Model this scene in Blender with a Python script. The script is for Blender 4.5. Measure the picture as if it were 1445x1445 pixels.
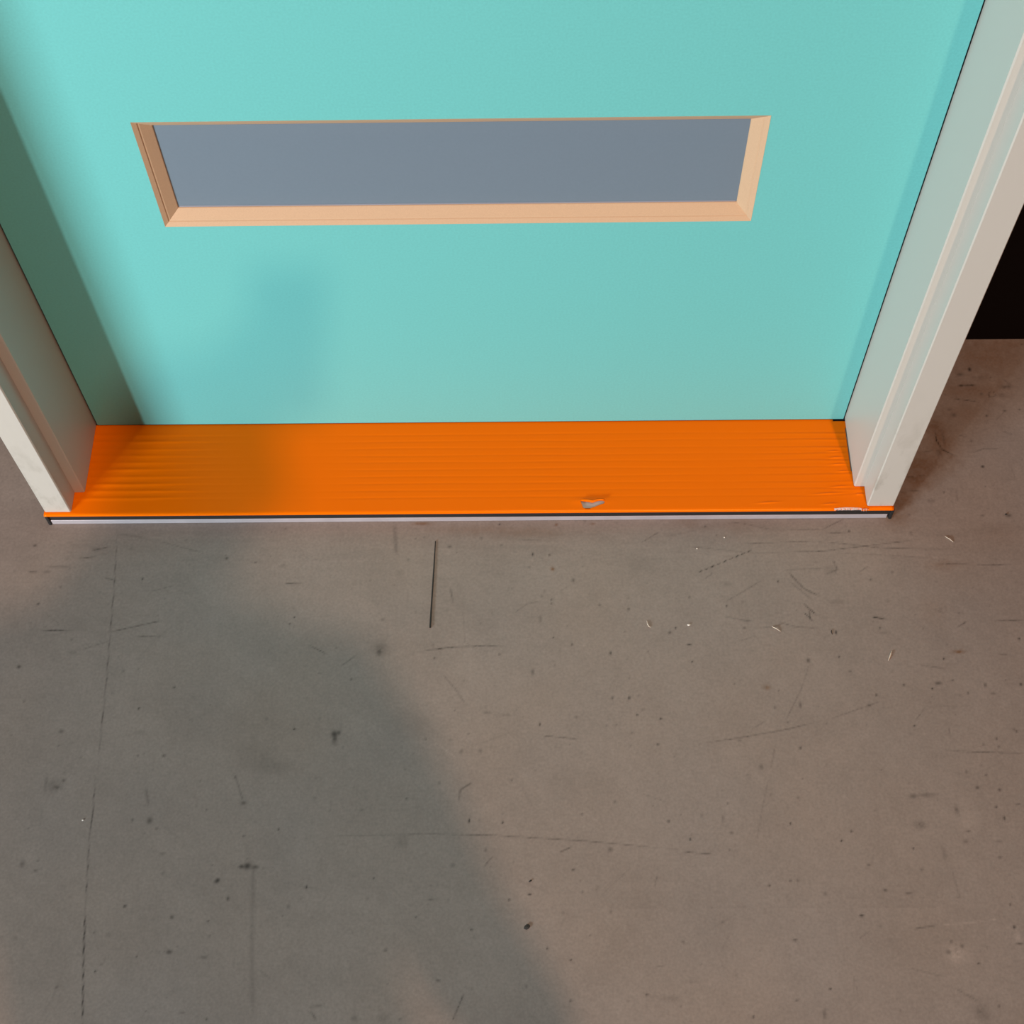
import bpy, bmesh, math, random
import numpy as np
from mathutils import Matrix, Vector

for o in list(bpy.data.objects):
    bpy.data.objects.remove(o, do_unlink=True)
S = bpy.context.scene
COL = S.collection
random.seed(7)
RNG = np.random.RandomState(11)

# ------------------------------------------------------------------ camera
FLOOR_Z = -0.0241          # z = 0 is the top of the threshold, y = 0 the face of the door
CAM = Vector((0.07235, -0.95077, 1.45456))
RIGHT = Vector((0.999893, -0.000280, -0.014624))
UP = Vector((0.007471, 0.869338, 0.494161))
VIEW = Vector((-0.012575, 0.494218, -0.869247))
cam_data = bpy.data.cameras.new('camera')
cam = bpy.data.objects.new('camera', cam_data)
COL.objects.link(cam)
mw = Matrix((RIGHT, UP, -VIEW)).transposed().to_4x4()
mw.translation = CAM
cam.matrix_world = mw
cam_data.sensor_width = 36.0
cam_data.lens = 36.0 * 2037.4 / 1445.0
cam_data.clip_start = 0.02
cam_data.clip_end = 200
S.camera = cam

# ------------------------------------------------------------------ world and lamps
S.view_settings.view_transform = 'Standard'
S.view_settings.look = 'None'
S.view_settings.exposure = 0.0
S.view_settings.gamma = 1.0
S.view_settings.use_curve_mapping = False
world = bpy.data.worlds.new('hall_air')
S.world = world
world.use_nodes = True
world.node_tree.nodes['Background'].inputs[0].default_value = (0.80, 0.90, 1.0, 1)
world.node_tree.nodes['Background'].inputs[1].default_value = 0.015


def area_lamp(name, loc, target, size, power, color, size_y=None):
    d = bpy.data.lights.new(name, 'AREA')
    d.energy = power
    d.color = color
    if size_y:
        d.shape = 'RECTANGLE'
        d.size = size
        d.size_y = size_y
    else:
        d.shape = 'DISK'
        d.size = size
    o = bpy.data.objects.new(name, d)
    COL.objects.link(o)
    o.location = loc
    o.rotation_euler = (Vector(target) - Vector(loc)).to_track_quat('-Z', 'Y').to_euler()
    return o


# hall light from the front left: one compact lamp and a wide cool bright front beside it
area_lamp('hall_lamp', (-2.48, -3.46, 1.00), (0, -0.2, 0.2), 0.10, 62, (0.92, 0.945, 0.90), 0.4)
area_lamp('hall_front_cool', (-3.18, -3.32, 1.00), (0, -0.2, 0.2), 1.10, 200, (0.81, 0.95, 1.0), 0.5)
# warm high ceiling lamp from the front right, and an added broad overhead fill that warms the shaded floor
area_lamp('ceiling_lamp_warm', (2.05, -8.4, 10.9), (0, -0.3, 0.1), 0.42, 830, (1.0, 0.61, 0.42))
area_lamp('overhead_fill_warm', (0.3, -1.1, 8.5), (0, -0.3, 0.0), 2.6, 165, (1.0, 0.62, 0.44))


# ------------------------------------------------------------------ helpers
def mat(name, color, rough=0.6, metal=0.0, spec=0.5, noise=None, bump=None, coat=0.0):
    """procedural material: principled with optional colour mottling (scale, amount) and bump (scale, strength, distance)"""
    m = bpy.data.materials.new(name)
    m.use_nodes = True
    nt = m.node_tree
    b = nt.nodes['Principled BSDF']
    b.inputs['Base Color'].default_value = (*color, 1)
    b.inputs['Roughness'].default_value = rough
    b.inputs['Metallic'].default_value = metal
    b.inputs['Specular IOR Level'].default_value = spec
    b.inputs['Coat Weight'].default_value = coat
    tc = nt.nodes.new('ShaderNodeTexCoord')
    if noise:
        n = nt.nodes.new('ShaderNodeTexNoise')
        n.inputs['Scale'].default_value = noise[0]
        n.inputs['Detail'].default_value = 4
        nt.links.new(tc.outputs['Object'], n.inputs['Vector'])
        r = nt.nodes.new('ShaderNodeMapRange')
        r.inputs['From Min'].default_value = 0.25
        r.inputs['From Max'].default_value = 0.75
        r.inputs['To Min'].default_value = 1 - noise[1]
        r.inputs['To Max'].default_value = 1 + noise[1]
        nt.links.new(n.outputs['Fac'], r.inputs['Value'])
        v = nt.nodes.new('ShaderNodeVectorMath')
        v.operation = 'SCALE'
        v.inputs[0].default_value = color
        nt.links.new(r.outputs['Result'], v.inputs['Scale'])
        nt.links.new(v.outputs['Vector'], b.inputs['Base Color'])
    if bump:
        n2 = nt.nodes.new('ShaderNodeTexNoise')
        n2.inputs['Scale'].default_value = bump[0]
        n2.inputs['Detail'].default_value = 3
        nt.links.new(tc.outputs['Object'], n2.inputs['Vector'])
        bp = nt.nodes.new('ShaderNodeBump')
        bp.inputs['Strength'].default_value = bump[1]
        bp.inputs['Distance'].default_value = bump[2]
        nt.links.new(n2.outputs['Fac'], bp.inputs['Height'])
        nt.links.new(bp.outputs['Normal'], b.inputs['Normal'])
    return m


def tag(o, label=None, cat=None, kind=None, group=None):
    if label:
        o['label'] = label
    if cat:
        o['category'] = cat
    if kind:
        o['kind'] = kind
    if group:
        o['group'] = group
    return o


def empty(name, loc=(0, 0, 0)):
    o = bpy.data.objects.new(name, None)
    o.empty_display_size = 0.05
    COL.objects.link(o)
    o.location = loc
    return o


def link_mesh(name, me, m=None, parent=None, smooth=False):
    if m is not None:
        me.materials.append(m)
    if smooth:
        me.polygons.foreach_set('use_smooth', [True] * len(me.polygons))
    o = bpy.data.objects.new(name, me)
    COL.objects.link(o)
    if parent is not None:
        o.parent = parent
        # meshes carry world coordinates; only the top-level empty has a location to undo
        if parent.parent is None:
            o.matrix_parent_inverse = Matrix.Translation(-parent.location)
    return o


def obj(name, bm, m=None, parent=None, smooth=False):
    bmesh.ops.recalc_face_normals(bm, faces=bm.faces)
    me = bpy.data.meshes.new(name)
    bm.to_mesh(me)
    bm.free()
    return link_mesh(name, me, m, parent, smooth)


def add_box(bm, x0, x1, y0, y1, z0, z1, bevel=0.0, seg=2):
    g = bmesh.ops.create_cube(bm, size=1)
    for v in g['verts']:
        v.co = Vector((x0 + (v.co.x + .5) * (x1 - x0), y0 + (v.co.y + .5) * (y1 - y0), z0 + (v.co.z + .5) * (z1 - z0)))
    if bevel:
        es = list({e for v in g['verts'] for e in v.link_edges})
        bmesh.ops.bevel(bm, geom=es, offset=bevel, segments=seg, affect='EDGES', profile=0.6)
    return bm


def box(x0, x1, y0, y1, z0, z1, bevel=0.0, seg=2):
    return add_box(bmesh.new(), x0, x1, y0, y1, z0, z1, bevel, seg)


def prism(poly, z0, z1, nz=1):
    """closed prism over a plan polygon (x, y) from z0 to z1"""
    bm = bmesh.new()
    rings = []
    for k in range(nz + 1):
        z = z0 + (z1 - z0) * k / nz
        rings.append([bm.verts.new((x, y, z)) for x, y in poly])
    n = len(poly)
    for a, b in zip(rings, rings[1:]):
        for i in range(n):
            bm.faces.new((a[i], a[(i + 1) % n], b[(i + 1) % n], b[i]))
    bm.faces.new(rings[0])
    bm.faces.new(rings[-1])
    return bm


def tube(pts, radii, sides=8):
    bm = bmesh.new()
    rings = []
    for i, p in enumerate(pts):
        p = Vector(p)
        a = Vector(pts[max(i - 1, 0)])
        b = Vector(pts[min(i + 1, len(pts) - 1)])
        d = (b - a).normalized()
        s = d.cross(Vector((0, 0, 1)))
        if s.length < 1e-4:
            s = Vector((1, 0, 0))
        s.normalize()
        t = s.cross(d)
        r = radii[i] if isinstance(radii, (list, tuple)) else radii
        rings.append([bm.verts.new(p + r * (math.cos(k * 2 * math.pi / sides) * s + math.sin(k * 2 * math.pi / sides) * t)) for k in range(sides)])
    for a, b in zip(rings, rings[1:]):
        for k in range(sides):
            bm.faces.new((a[k], a[(k + 1) % sides], b[(k + 1) % sides], b[k]))
    bm.faces.new(rings[0])
    bm.faces.new(rings[-1])
    return bm


def inside(poly, X, Y):
    r = np.zeros(X.shape, bool)
    n = len(poly)
    for i in range(n):
        x1, y1 = poly[i]
        x2, y2 = poly[(i + 1) % n]
        c = ((y1 > Y) != (y2 > Y)) & (X < (x2 - x1) * (Y - y1) / ((y2 - y1) or 1e-12) + x1)
        r ^= c
    return r


def grid_mesh(name, xs, ys, Z, keep=None):
    """quad grid mesh over the tensor grid xs, ys with heights Z[j, i]; keep masks cells"""
    nx, ny = len(xs), len(ys)
    X, Y = np.meshgrid(xs, ys)
    co = np.stack([X, Y, Z], -1).reshape(-1, 3).astype(np.float32)
    idx = np.arange(nx * ny, dtype=np.int32).reshape(ny, nx)
    q = np.stack([idx[:-1, :-1], idx[:-1, 1:], idx[1:, 1:], idx[1:, :-1]], -1)
    q = q.reshape(-1, 4) if keep is None else q[keep]
    me = bpy.data.meshes.new(name)
    me.vertices.add(len(co))
    me.vertices.foreach_set('co', co.ravel())
    me.loops.add(q.size)
    me.loops.foreach_set('vertex_index', q.ravel())
    me.polygons.add(len(q))
    me.polygons.foreach_set('loop_start', np.arange(0, q.size, 4, dtype=np.int32))
    me.update(calc_edges=True)
    return me


# ------------------------------------------------------------------ floor
# scuffs, pits and stains of the concrete, in tenths of a millimetre on the floor
LINE_MARKS = [[[-4129,-1292,-4063,-2065,-4031,-2630,-3990,-3232,-3970,-3786,-3940,-4268],10,30],[[-3960,-4304,-3929,-4694,-3920,-5049,-3895,-5323,-3859,-5736],10,34],[[-3859,-5736,-3810,-6185,-3715,-6911],17,55],[[-4541,-1679,-4330,-1656],17,35],[[-4391,-1578,-4191,-1527],17,28],[[-4818,-2601,-4432,-2592],15,35],[[-4027,-2621,-3456,-2481],19,32],[[-4341,-2845,-4025,-2732],19,15],
[[-3725,-2681,-3432,-2684],12,35],[[-2108,-2026,-1884,-2015],15,40],[[-1776,-2797,-1557,-2913],12,35],[[-4204,-1927,-4048,-1974],19,25],[[-4895,-1784,-4607,-1787],34,15],[[-5090,-1850,-4981,-1851],24,30],[[-3649,-1453,-3093,-1613],10,17],[[-3636,-2114,-3374,-2040],12,20],
[[-4831,-2359,-4601,-2538],12,15],[[-4118,-1355,-3749,-1421],34,14],[[-504,-2880,-176,-2836,114,-2824,443,-2829],17,38],[[523,-2428,670,-2310,831,-2267],15,18],[[-197,-2094,-160,-2289],24,25],[[-873,-1240,-829,-1663],53,20],[[427,-1462,1017,-1491],15,16],[[-274,-3144,-114,-3341,6,-3536],19,18],
[[-1403,-3065,-1227,-2924],19,22],[[823,-3887,1234,-3930],12,28],[[2015,-1521,2227,-1383],12,30],[[-52,-2364,-19,-2774,167,-2890],15,10],[[-331,-3942,-73,-4157],12,-10],[[4136,-1363,4401,-1222],10,35],[[3582,-1375,4136,-1363],12,20],[[4186,-1418,4449,-1404],12,32],
[[3009,-1259,3202,-1276,3582,-1375],12,20],[[3181,-1545,4064,-1520],12,25],[[3281,-1670,4105,-1652,4662,-1582,5249,-1505],12,30],[[2518,-1571,3281,-1670],12,15],[[3644,-1890,4081,-1878],15,25],[[4064,-1520,4822,-1620,5601,-1636],12,25],[[5395,-1827,6235,-1849],12,30],[[3670,-1905,3838,-2135,4003,-2233],22,32],
[[3684,-2043,3930,-2286],20,25],[[3806,-2315,3944,-2466],17,40],[[3808,-2435,3903,-2548],17,40],[[3864,-2405,3874,-2524],17,35],[[2905,-2309,3131,-2175,3374,-2016],15,20],[[2893,-2473,3209,-2543],12,20],[[3229,-2623,3443,-2616,3554,-2566,3710,-2612,4000,-2637],12,22],[[4564,-2494,4720,-2524],20,50],
[[5504,-2630,5621,-2560],15,35],[[5901,-2557,6275,-2547],15,30],[[5016,-3084,5297,-3129],22,22],[[2527,-3991,2942,-3928,3436,-3841,3831,-3748],15,30],[[3937,-3721,4258,-3613,4556,-3504],12,20],[[3812,-3047,3689,-3359,3471,-3746],15,18],[[3344,-4003,3269,-4284],15,15],[[4469,-1942,4602,-1851],15,25],
[[5217,-3756,5240,-3947],12,20],[[5181,-4086,5597,-4105,6000,-4118],12,28],[[4871,-3754,5010,-3590],12,18],[[3104,-3826,3266,-3731],12,18],[[4204,-1755,4243,-1894,4100,-1955],24,25],[[5285,-2401,5383,-2461],20,20],[[2710,-2005,2795,-1944,2787,-1868],15,20],[[4212,-1678,4919,-1715,5404,-1765],12,13],
[[3057,-2782,3275,-2711],12,13],[[-3397,-4451,-3348,-4645],29,28],[[-2452,-4325,-2336,-4625],24,18],[[-2272,-5057,-2171,-5355,-2122,-6051,-2033,-6915],53,13],[[-1492,-6706,-1364,-6699],22,20],[[-1490,-6739,-1413,-6840],22,25],[[-3436,-5126,-3441,-5275],15,15],[[-2024,-6353,-1899,-6433],22,14],
[[-1438,-4998,-1266,-4981,-304,-4971,312,-4986,1294,-5054,2244,-5148],15,28],[[95,-4404,-42,-4494,-52,-4624],22,30],[[998,-5172,1133,-5110],15,30],[[308,-5206,221,-5316],12,32],[[2006,-5410,1969,-5531],12,32],[[37,-6576,-26,-6721,-81,-6855],12,45],[[1399,-5637,1774,-5299],12,10],[[1942,-6332,2036,-6321],12,15],
[[1880,-4543,2174,-4648],12,15],[[2255,-5167,2610,-5201],15,30],[[4554,-5970,4798,-5933],22,25],[[4122,-5985,3993,-6067],15,15],[[4895,-6556,5109,-6681],17,25],[[3893,-6416,3921,-6576],15,13],[[3233,-4396,3143,-4708,3049,-5090],17,13],[[4798,-5933,5209,-5906,5504,-5860],12,-12],
[[5030,-5348,5075,-5690],24,12],[[4432,-6348,4818,-6442],17,12],[[5779,-4670,5900,-4691],15,25],[[6009,644,6229,650],28,50],[[5913,454,6061,432,6223,400],17,35],[[5635,-14,5628,-142,5679,-279,5821,-378],20,40],[[5419,-320,5561,-298],20,30],[[5142,-669,5430,-643],14,25],
[[5899,-76,6010,-106],14,25],[[6452,-32,6561,-72],11,30],[[6025,-331,6181,-274,6362,-276],14,22],[[5083,-867,5328,-851],14,30],[[6379,127,6536,270,6552,266],11,12],[[6419,571,6456,489,6368,469,6362,530,6419,571],13,30],[[6567,754,6664,629,6543,610],23,20],[[5751,-835,5758,-1004],20,20],
[[2652,-1922,2698,-1891],20,50],[[2724,-1889,2770,-1859],15,50],[[2796,-1857,2842,-1826],20,50],[[2869,-1824,2915,-1794],15,50],[[2941,-1792,2987,-1761],20,50],[[3014,-1759,3060,-1728],15,50],[[3086,-1726,3133,-1696],20,50],[[3159,-1693,3205,-1663],15,50],
[[3232,-1661,3278,-1630],20,60]]
SPOT_MARKS = [[-5070,-1504,22,16,40],[-2803,-1690,19,16,40],[-2463,-1748,11,12,40],[-2132,-1791,41,28,25],[-3751,-1952,11,12,60],[-4908,-2263,14,15,45],[-4998,-3042,21,20,45],[-3588,-3547,13,14,50],
[-4404,-3810,31,27,25],[-1420,-3855,36,38,45],[-1411,-3923,26,59,40],[-1370,-3842,20,22,35],[-3526,-3829,57,27,15],[-4416,-2874,42,26,22],[-3228,-3299,8,8,50],[-1960,-2454,11,12,50],
[-2007,-2536,11,12,45],[-1860,-3798,13,11,50],[-3251,-4094,18,13,40],[-3531,-4093,13,13,30],[-2220,-4092,229,160,9],[-2081,-4235,203,92,12],[-4417,-2510,134,89,6],[-4339,-1557,55,22,20],
[-4871,-1852,38,19,20],[-4405,-3973,15,14,25],[-4141,-4108,15,16,20],[-1741,-1717,109,19,10],[-967,-2840,92,86,20],[-979,-2883,32,63,30],[829,-2495,19,47,25],[739,-3142,16,39,30],
[811,-3760,10,19,50],[750,-1666,11,22,50],[946,-1677,11,12,50],[1211,-2009,16,21,35],[960,-2253,11,12,45],[959,-2301,11,12,45],[1507,-2322,11,12,40],[1830,-2378,13,15,40],
[2281,-2674,18,17,40],[2350,-2617,11,15,50],[972,-2726,8,9,40],[1181,-2811,8,17,40],[1607,-2920,10,20,60],[1795,-3456,10,22,60],[1607,-3455,8,17,40],[1874,-3657,10,11,50],
[2128,-3700,13,14,60],[2082,-3996,13,13,50],[-357,-2967,13,14,40],[370,-2926,8,9,40],[-36,-4064,20,27,22],[167,-4057,23,27,22],[-216,-1559,25,16,35],[363,-1266,8,13,50],
[1975,-1823,163,76,7],[-594,-3724,308,163,5],[-793,-1893,54,30,10],[-1360,-3801,26,189,5],[-956,-2490,21,18,25],[-426,-3920,10,11,35],[-1274,-3216,8,14,40],[226,-3620,31,16,20],
[432,-3648,77,14,15],[3657,-3554,16,39,30],[3796,-3024,21,26,38],[5193,-3304,36,20,40],[5119,-3368,13,11,60],[4813,-3324,16,11,50],[4499,-3439,10,11,60],[5296,-3014,10,14,60],
[6169,-2775,11,15,60],[6093,-3323,16,17,50],[4865,-3801,10,11,50],[3608,-4045,10,14,60],[3549,-2042,11,12,50],[2943,-2348,8,12,50],[4640,-2633,13,15,40],[4672,-2692,53,18,20],
[4197,-2303,81,30,15],[4407,-3558,23,17,30],[3378,-3580,13,22,30],[4247,-3156,16,14,30],[4143,-2984,8,9,50],[5501,-3421,10,11,40],[5702,-3329,10,26,40],[5772,-3428,31,14,20],
[2491,-2822,24,9,50],[2510,-3033,8,9,50],[4437,-1391,11,13,60],[2769,-1314,11,13,40],[2527,-2231,14,12,30],[3122,-2622,19,12,30],[3156,-2534,37,15,20],[6318,-1197,39,23,35],
[6014,-1195,22,13,30],[2977,-2068,68,37,12],[5573,-4016,13,14,30],[5724,-3950,10,11,45],[5734,-4044,13,14,35],[5954,-3870,10,14,40],[3170,-4257,23,32,25],[4142,-2682,8,24,55],
[5965,-2967,47,12,25],[5355,-3271,13,11,35],[4161,-1894,60,62,14],[4608,-2026,14,12,40],[-4386,-4420,89,74,16],[-4478,-4393,13,79,25],[-4344,-4446,51,26,25],[-4292,-4368,20,21,30],
[-3314,-4812,30,36,35],[-3229,-4896,15,13,30],[-2298,-5305,29,22,45],[-2237,-5300,34,35,50],[-2151,-5311,34,20,38],[-2529,-5446,22,22,50],[-2544,-5463,24,17,30],[-2405,-5638,17,22,40],
[-3457,-5709,15,15,50],[-2960,-5823,19,19,40],[-2948,-6171,31,21,40],[-2587,-5867,12,12,45],[-1606,-5521,12,17,50],[-1943,-4912,12,10,50],[-4584,-5270,30,38,25],[-4437,-5340,20,15,30],
[-3667,-6358,9,14,50],[-2593,-6224,38,14,25],[-3271,-6217,12,12,35],[-3617,-6290,14,14,25],[-4033,-6513,12,14,30],[-3135,-5165,44,18,20],[-2721,-4700,12,13,30],[-2336,-4625,30,23,30],
[-3497,-4803,15,21,30],[-2303,-4981,10,13,35],[-2451,-4338,13,16,35],[-2746,-6758,33,11,20],[-2502,-6821,9,13,35],[-1777,-5720,19,22,20],[-3733,-5977,12,12,30],[-3587,-5994,29,21,15],
[-4541,-5159,99,101,-5],[-2555,-6014,12,12,25],[-4430,-5234,12,13,30],[-635,-5044,69,70,17],[58,-4829,10,23,65],[410,-4851,7,15,60],[2151,-4846,10,13,60],[1529,-5142,24,25,30],
[1140,-5355,10,10,60],[689,-5605,19,12,65],[98,-5960,12,12,45],[-764,-6161,9,12,45],[863,-6150,12,14,40],[1097,-6264,9,9,50],[-230,-6461,21,9,40],[-1044,-6819,32,31,22],
[-754,-6819,65,55,15],[1842,-6604,9,9,50],[1089,-6658,9,9,40],[480,-5662,7,7,50],[-101,-5303,29,22,18],[234,-5143,15,20,30],[1514,-5786,19,19,20],[-919,-5434,10,10,40],
[-269,-4415,13,10,30],[-609,-4587,7,8,40],[504,-4385,13,10,30],[1575,-6726,104,67,-5],[2066,-6638,93,31,13],[-323,-5654,29,12,25],[-469,-5833,7,7,35],[1245,-4763,15,10,30],
[1030,-5798,12,19,20],[1232,-5584,10,22,22],[-591,-6827,9,13,30],[648,-6521,14,18,20],[-1083,-4708,22,13,20],[2366,-5039,12,13,65],[3422,-4877,12,10,55],[3934,-5064,12,10,55],
[4050,-4961,10,8,50],[4667,-5148,10,8,50],[4052,-5835,26,10,65],[3355,-6076,24,9,40],[4322,-5578,19,15,40],[4555,-5610,34,12,30],[4776,-4896,64,46,28],[4744,-4587,40,24,30],
[4896,-4575,100,26,20],[5433,-4495,20,18,40],[5662,-4522,18,16,40],[5594,-4705,10,10,60],[5658,-4829,7,21,50],[5177,-4744,25,52,30],[5264,-4969,20,13,35],[5218,-5075,29,18,20],
[3656,-6554,9,9,60],[2874,-6816,12,11,50],[3574,-6796,19,45,35],[3315,-6660,16,9,35],[5571,-5955,14,19,50],[5597,-6120,33,14,40],[5589,-6061,33,95,-14],[4924,-6211,95,106,-12],
[4991,-6234,130,70,-10],[4873,-6199,28,24,30],[5017,-6141,19,19,30],[4918,-6094,14,14,35],[5116,-6782,81,90,20],[4979,-5199,24,63,20],[5156,-6312,12,12,45],[5567,-5728,10,10,45],
[5289,-6720,14,11,35],[2723,-4822,10,41,25],[2799,-4970,22,15,25],[2785,-4655,10,10,30],[2501,-4788,12,31,20],[5278,-4847,99,154,-6],[2539,-5337,73,50,-5],[5547,-5244,22,13,30],
[5562,-5077,34,15,20],[4722,-5371,19,12,25],[4187,-5315,17,7,35],[3146,-5524,10,7,40],[3365,-5476,10,10,40],[3443,-5476,12,20,25],[3708,-5612,19,22,22],[2230,-6089,14,19,30],
[2737,-6423,14,41,15],[2297,-6479,94,14,12],[3023,-4343,15,13,20],[5543,-4361,15,13,35],[5342,-4323,13,24,25],[6190,886,20,29,60],[6060,811,37,25,30],[6524,498,42,29,25],
[6595,620,92,33,18],[5893,212,37,32,25],[6125,-525,21,16,60],[6291,198,13,14,50],[5612,-878,10,9,40],[6275,515,20,19,25],[6434,765,10,10,30],[6297,757,84,29,12],
[6519,266,23,10,35],[6705,284,17,10,35],[5719,-123,16,99,25],[5632,-318,33,49,25],[5446,-992,48,30,20],[5855,293,30,20,20],[6901,1262,10,11,30]]
RUST_MARKS = [[-555,-1249,97,19,45],[41,-1342,441,69,10],
[675,-1379,412,63,12],[979,-1861,22,27,40],[1028,-1278,11,13,50],[1453,-1266,28,13,30],[5466,-2929,53,20,50],[3312,-3348,34,28,30],[5685,-182,148,236,25],[5637,55,149,120,22],
[5362,-489,261,135,30],[5298,-718,178,114,30],[6133,574,437,123,20],[6398,1067,511,232,22],[6671,1276,513,86,15],[5101,-980,145,113,30],[6049,251,266,141,13],[3118,-1291,222,127,8],
[4989,-1179,166,160,20],[6194,-1444,330,190,6],[5447,-1842,163,62,12],[5256,-2416,160,179,7],[2566,-1223,167,96,12]]



def axis(a, b, step, outer):
    n = int(round((b - a) / step))
    return np.array([o for o in outer if o < a - 1e-6] + list(np.linspace(a, b, n + 1)) + [o for o in outer if o > b + 1e-6])


def fractal(X, Y, scale, seed, octaves=3):
    """smooth value noise, about -1..1, evaluated on arrays"""
    out = np.zeros(X.shape)
    amp = 1.0
    for k in range(octaves):
        g = np.random.RandomState(seed + k).rand(257, 257) * 2 - 1
        u = (X * scale + 31.7 * (k + 1)) % 256
        v = (Y * scale + 17.3 * (k + 1)) % 256
        i, j = u.astype(int), v.astype(int)
        a, b = u - i, v - j
        a = a * a * (3 - 2 * a)
        b = b * b * (3 - 2 * b)
        out += amp * ((g[j, i] * (1 - a) + g[j, i + 1] * a) * (1 - b) + (g[j + 1, i] * (1 - a) + g[j + 1, i + 1] * a) * b)
        amp *= 0.5
        scale *= 2.1
    return out / 1.6


def build_floor():
    xs = axis(-0.62, 0.76, 0.0016, [-9, -5, -3, -2, -1.3, -0.9, -0.7, 0.85, 1.1, 1.6, 2.5, 4, 6, 9])
    ys = axis(-0.74, 0.15, 0.0016, [-14, -9, -6, -4, -2.8, -2, -1.5, -1.1, -0.85, 0.4])
    X, Y = np.meshgrid(xs, ys)
    mult = np.ones(X.shape + (3,))

    def window(x0, x1, y0, y1):
        i0, i1 = np.searchsorted(xs, [x0, x1])
        j0, j1 = np.searchsorted(ys, [y0, y1])
        return slice(max(j0 - 1, 0), j1 + 1), slice(max(i0 - 1, 0), i1 + 1)

    wob = fractal(X, Y, 160, 5, 2)
    wob2 = fractal(X, Y, 420, 9, 2)
    for pts, w, s in LINE_MARKS:
        P = [(pts[k] / 1e4, pts[k + 1] / 1e4) for k in range(0, len(pts), 2)]
        w = w / 1e4
        s = min(s / 100.0 * 1.65, 0.85)
        pad = 3 * w + 0.004
        sl = window(min(p[0] for p in P) - pad, max(p[0] for p in P) + pad, min(p[1] for p in P) - pad, max(p[1] for p in P) + pad)
        x, y = X[sl], Y[sl]
        best = np.full(x.shape, 9.0)
        run = np.zeros(x.shape)
        total = sum(math.dist(a, b) for a, b in zip(P, P[1:]))
        acc = 0.0
        for a, b in zip(P, P[1:]):
            L = math.dist(a, b)
            t = np.clip(((x - a[0]) * (b[0] - a[0]) + (y - a[1]) * (b[1] - a[1])) / (L * L), 0, 1)
            d = np.hypot(x - a[0] - t * (b[0] - a[0]), y - a[1] - t * (b[1] - a[1]))
            run = np.where(d < best, (acc + t * L) / total, run)
            best = np.minimum(best, d)
            acc += L
        width = max(w * 0.55, 0.0008) * (0.8 + 0.35 * wob[sl])
        f = np.exp(-(best / np.maximum(width, 4e-4)) ** 2)
        ends = np.clip(run / 0.15, 0.25, 1) * np.clip((1 - run) / 0.15, 0.25, 1)
        f *= ends * np.clip(0.85 + 0.75 * wob2[sl], 0.15, 1.4)
        mult[sl] *= (1 - s * f)[..., None]
    for x0, y0, rx, ry, s in SPOT_MARKS:
        x0, y0, rx, ry, s = x0 / 1e4, y0 / 1e4, max(rx / 1e4, 0.0012), max(ry / 1e4, 0.0012), min(s / 100.0 * 1.6, 0.9)
        sl = window(x0 - 2.4 * rx, x0 + 2.4 * rx, y0 - 2.4 * ry, y0 + 2.4 * ry)
        d = np.hypot((X[sl] - x0) / rx, (Y[sl] - y0) / ry)
        if max(rx, ry) > 0.004:
            d = d * (1 + 0.35 * wob2[sl]) + 0.12 * wob[sl]
        f = np.exp(-np.maximum(d, 0) ** 2.4)
        if max(rx, ry) > 0.004:
            f *= np.clip(0.8 + 0.8 * wob2[sl], 0, 1.5)
        mult[sl] *= (1 - s * f)[..., None]
    tint = np.array([0.62, 1.0, 1.28])
    for x0, y0, rx, ry, s in RUST_MARKS:
        x0, y0, rx, ry, s = x0 / 1e4, y0 / 1e4, rx / 1e4, ry / 1e4, s / 100.0 * 1.5
        sl = window(x0 - 2.4 * rx, x0 + 2.4 * rx, y0 - 2.4 * ry, y0 + 2.4 * ry)
        d = np.hypot((X[sl] - x0) / rx, (Y[sl] - y0) / ry)
        d = d * (1 + 0.35 * wob[sl])
        f = np.exp(-d ** 2) * np.clip(0.9 + 0.5 * wob2[sl], 0, 1.5)
        mult[sl] *= 1 - s * f[..., None] * tint
    # fine random pits and pale flecks across the whole slab in view
    for k in range(900):
        x0, y0 = RNG.uniform(-0.6, 0.74), RNG.uniform(-0.72, 0.1)
        rr = 0.0008 + 0.0009 * RNG.rand() ** 3
        sl = window(x0 - 2 * rr, x0 + 2 * rr, y0 - 2 * rr, y0 + 2 * rr)
        f = np.exp(-((X[sl] - x0) ** 2 + (Y[sl] - y0) ** 2) / rr ** 2)
        mult[sl] *= (1 - (RNG.uniform(0.1, 0.42) if RNG.rand() < .86 else -0.14) * f)[..., None]
    # faint random hairline scratches
    for k in range(170):
        x0, y0, a, L = RNG.uniform(-0.6, 0.74), RNG.uniform(-0.72, 0.12), RNG.normal(0.0, 0.9), RNG.uniform(0.008, 0.05)
        ux, uy = math.cos(a), math.sin(a)
        sl = window(x0 - L, x0 + L, y0 - L, y0 + L)
        u = (X[sl] - x0) * ux + (Y[sl] - y0) * uy
        v = (Y[sl] - y0) * ux - (X[sl] - x0) * uy + RNG.uniform(-4, 4) * u * u
        f = np.exp(-(v / 0.0010) ** 2) * np.clip(1 - np.abs(u) / L, 0, 1) * np.clip(0.7 + wob2[sl], 0, 1.4)
        mult[sl] *= (1 - RNG.choice([0.06, 0.10, 0.16, -0.05]) * f)[..., None]
    # broad trowel clouds
    cl = 0.075 * fractal(X, Y, 7, 21, 4) + 0.060 * fractal(X + 0.3 * Y, Y, 30, 40, 4) + 0.050 * wob + 0.050 * wob2
    band = np.exp(-((Y + 0.15) / 0.05) ** 2) * fractal(X * 0.25, Y * 3, 60, 55, 3) * 0.07
    mult *= (1 + cl + band)[..., None]
    warm = 0.03 * fractal(X, Y, 9, 77, 2)
    mult[..., 0] *= 1 + warm
    mult[..., 2] *= 1 - warm
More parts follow.
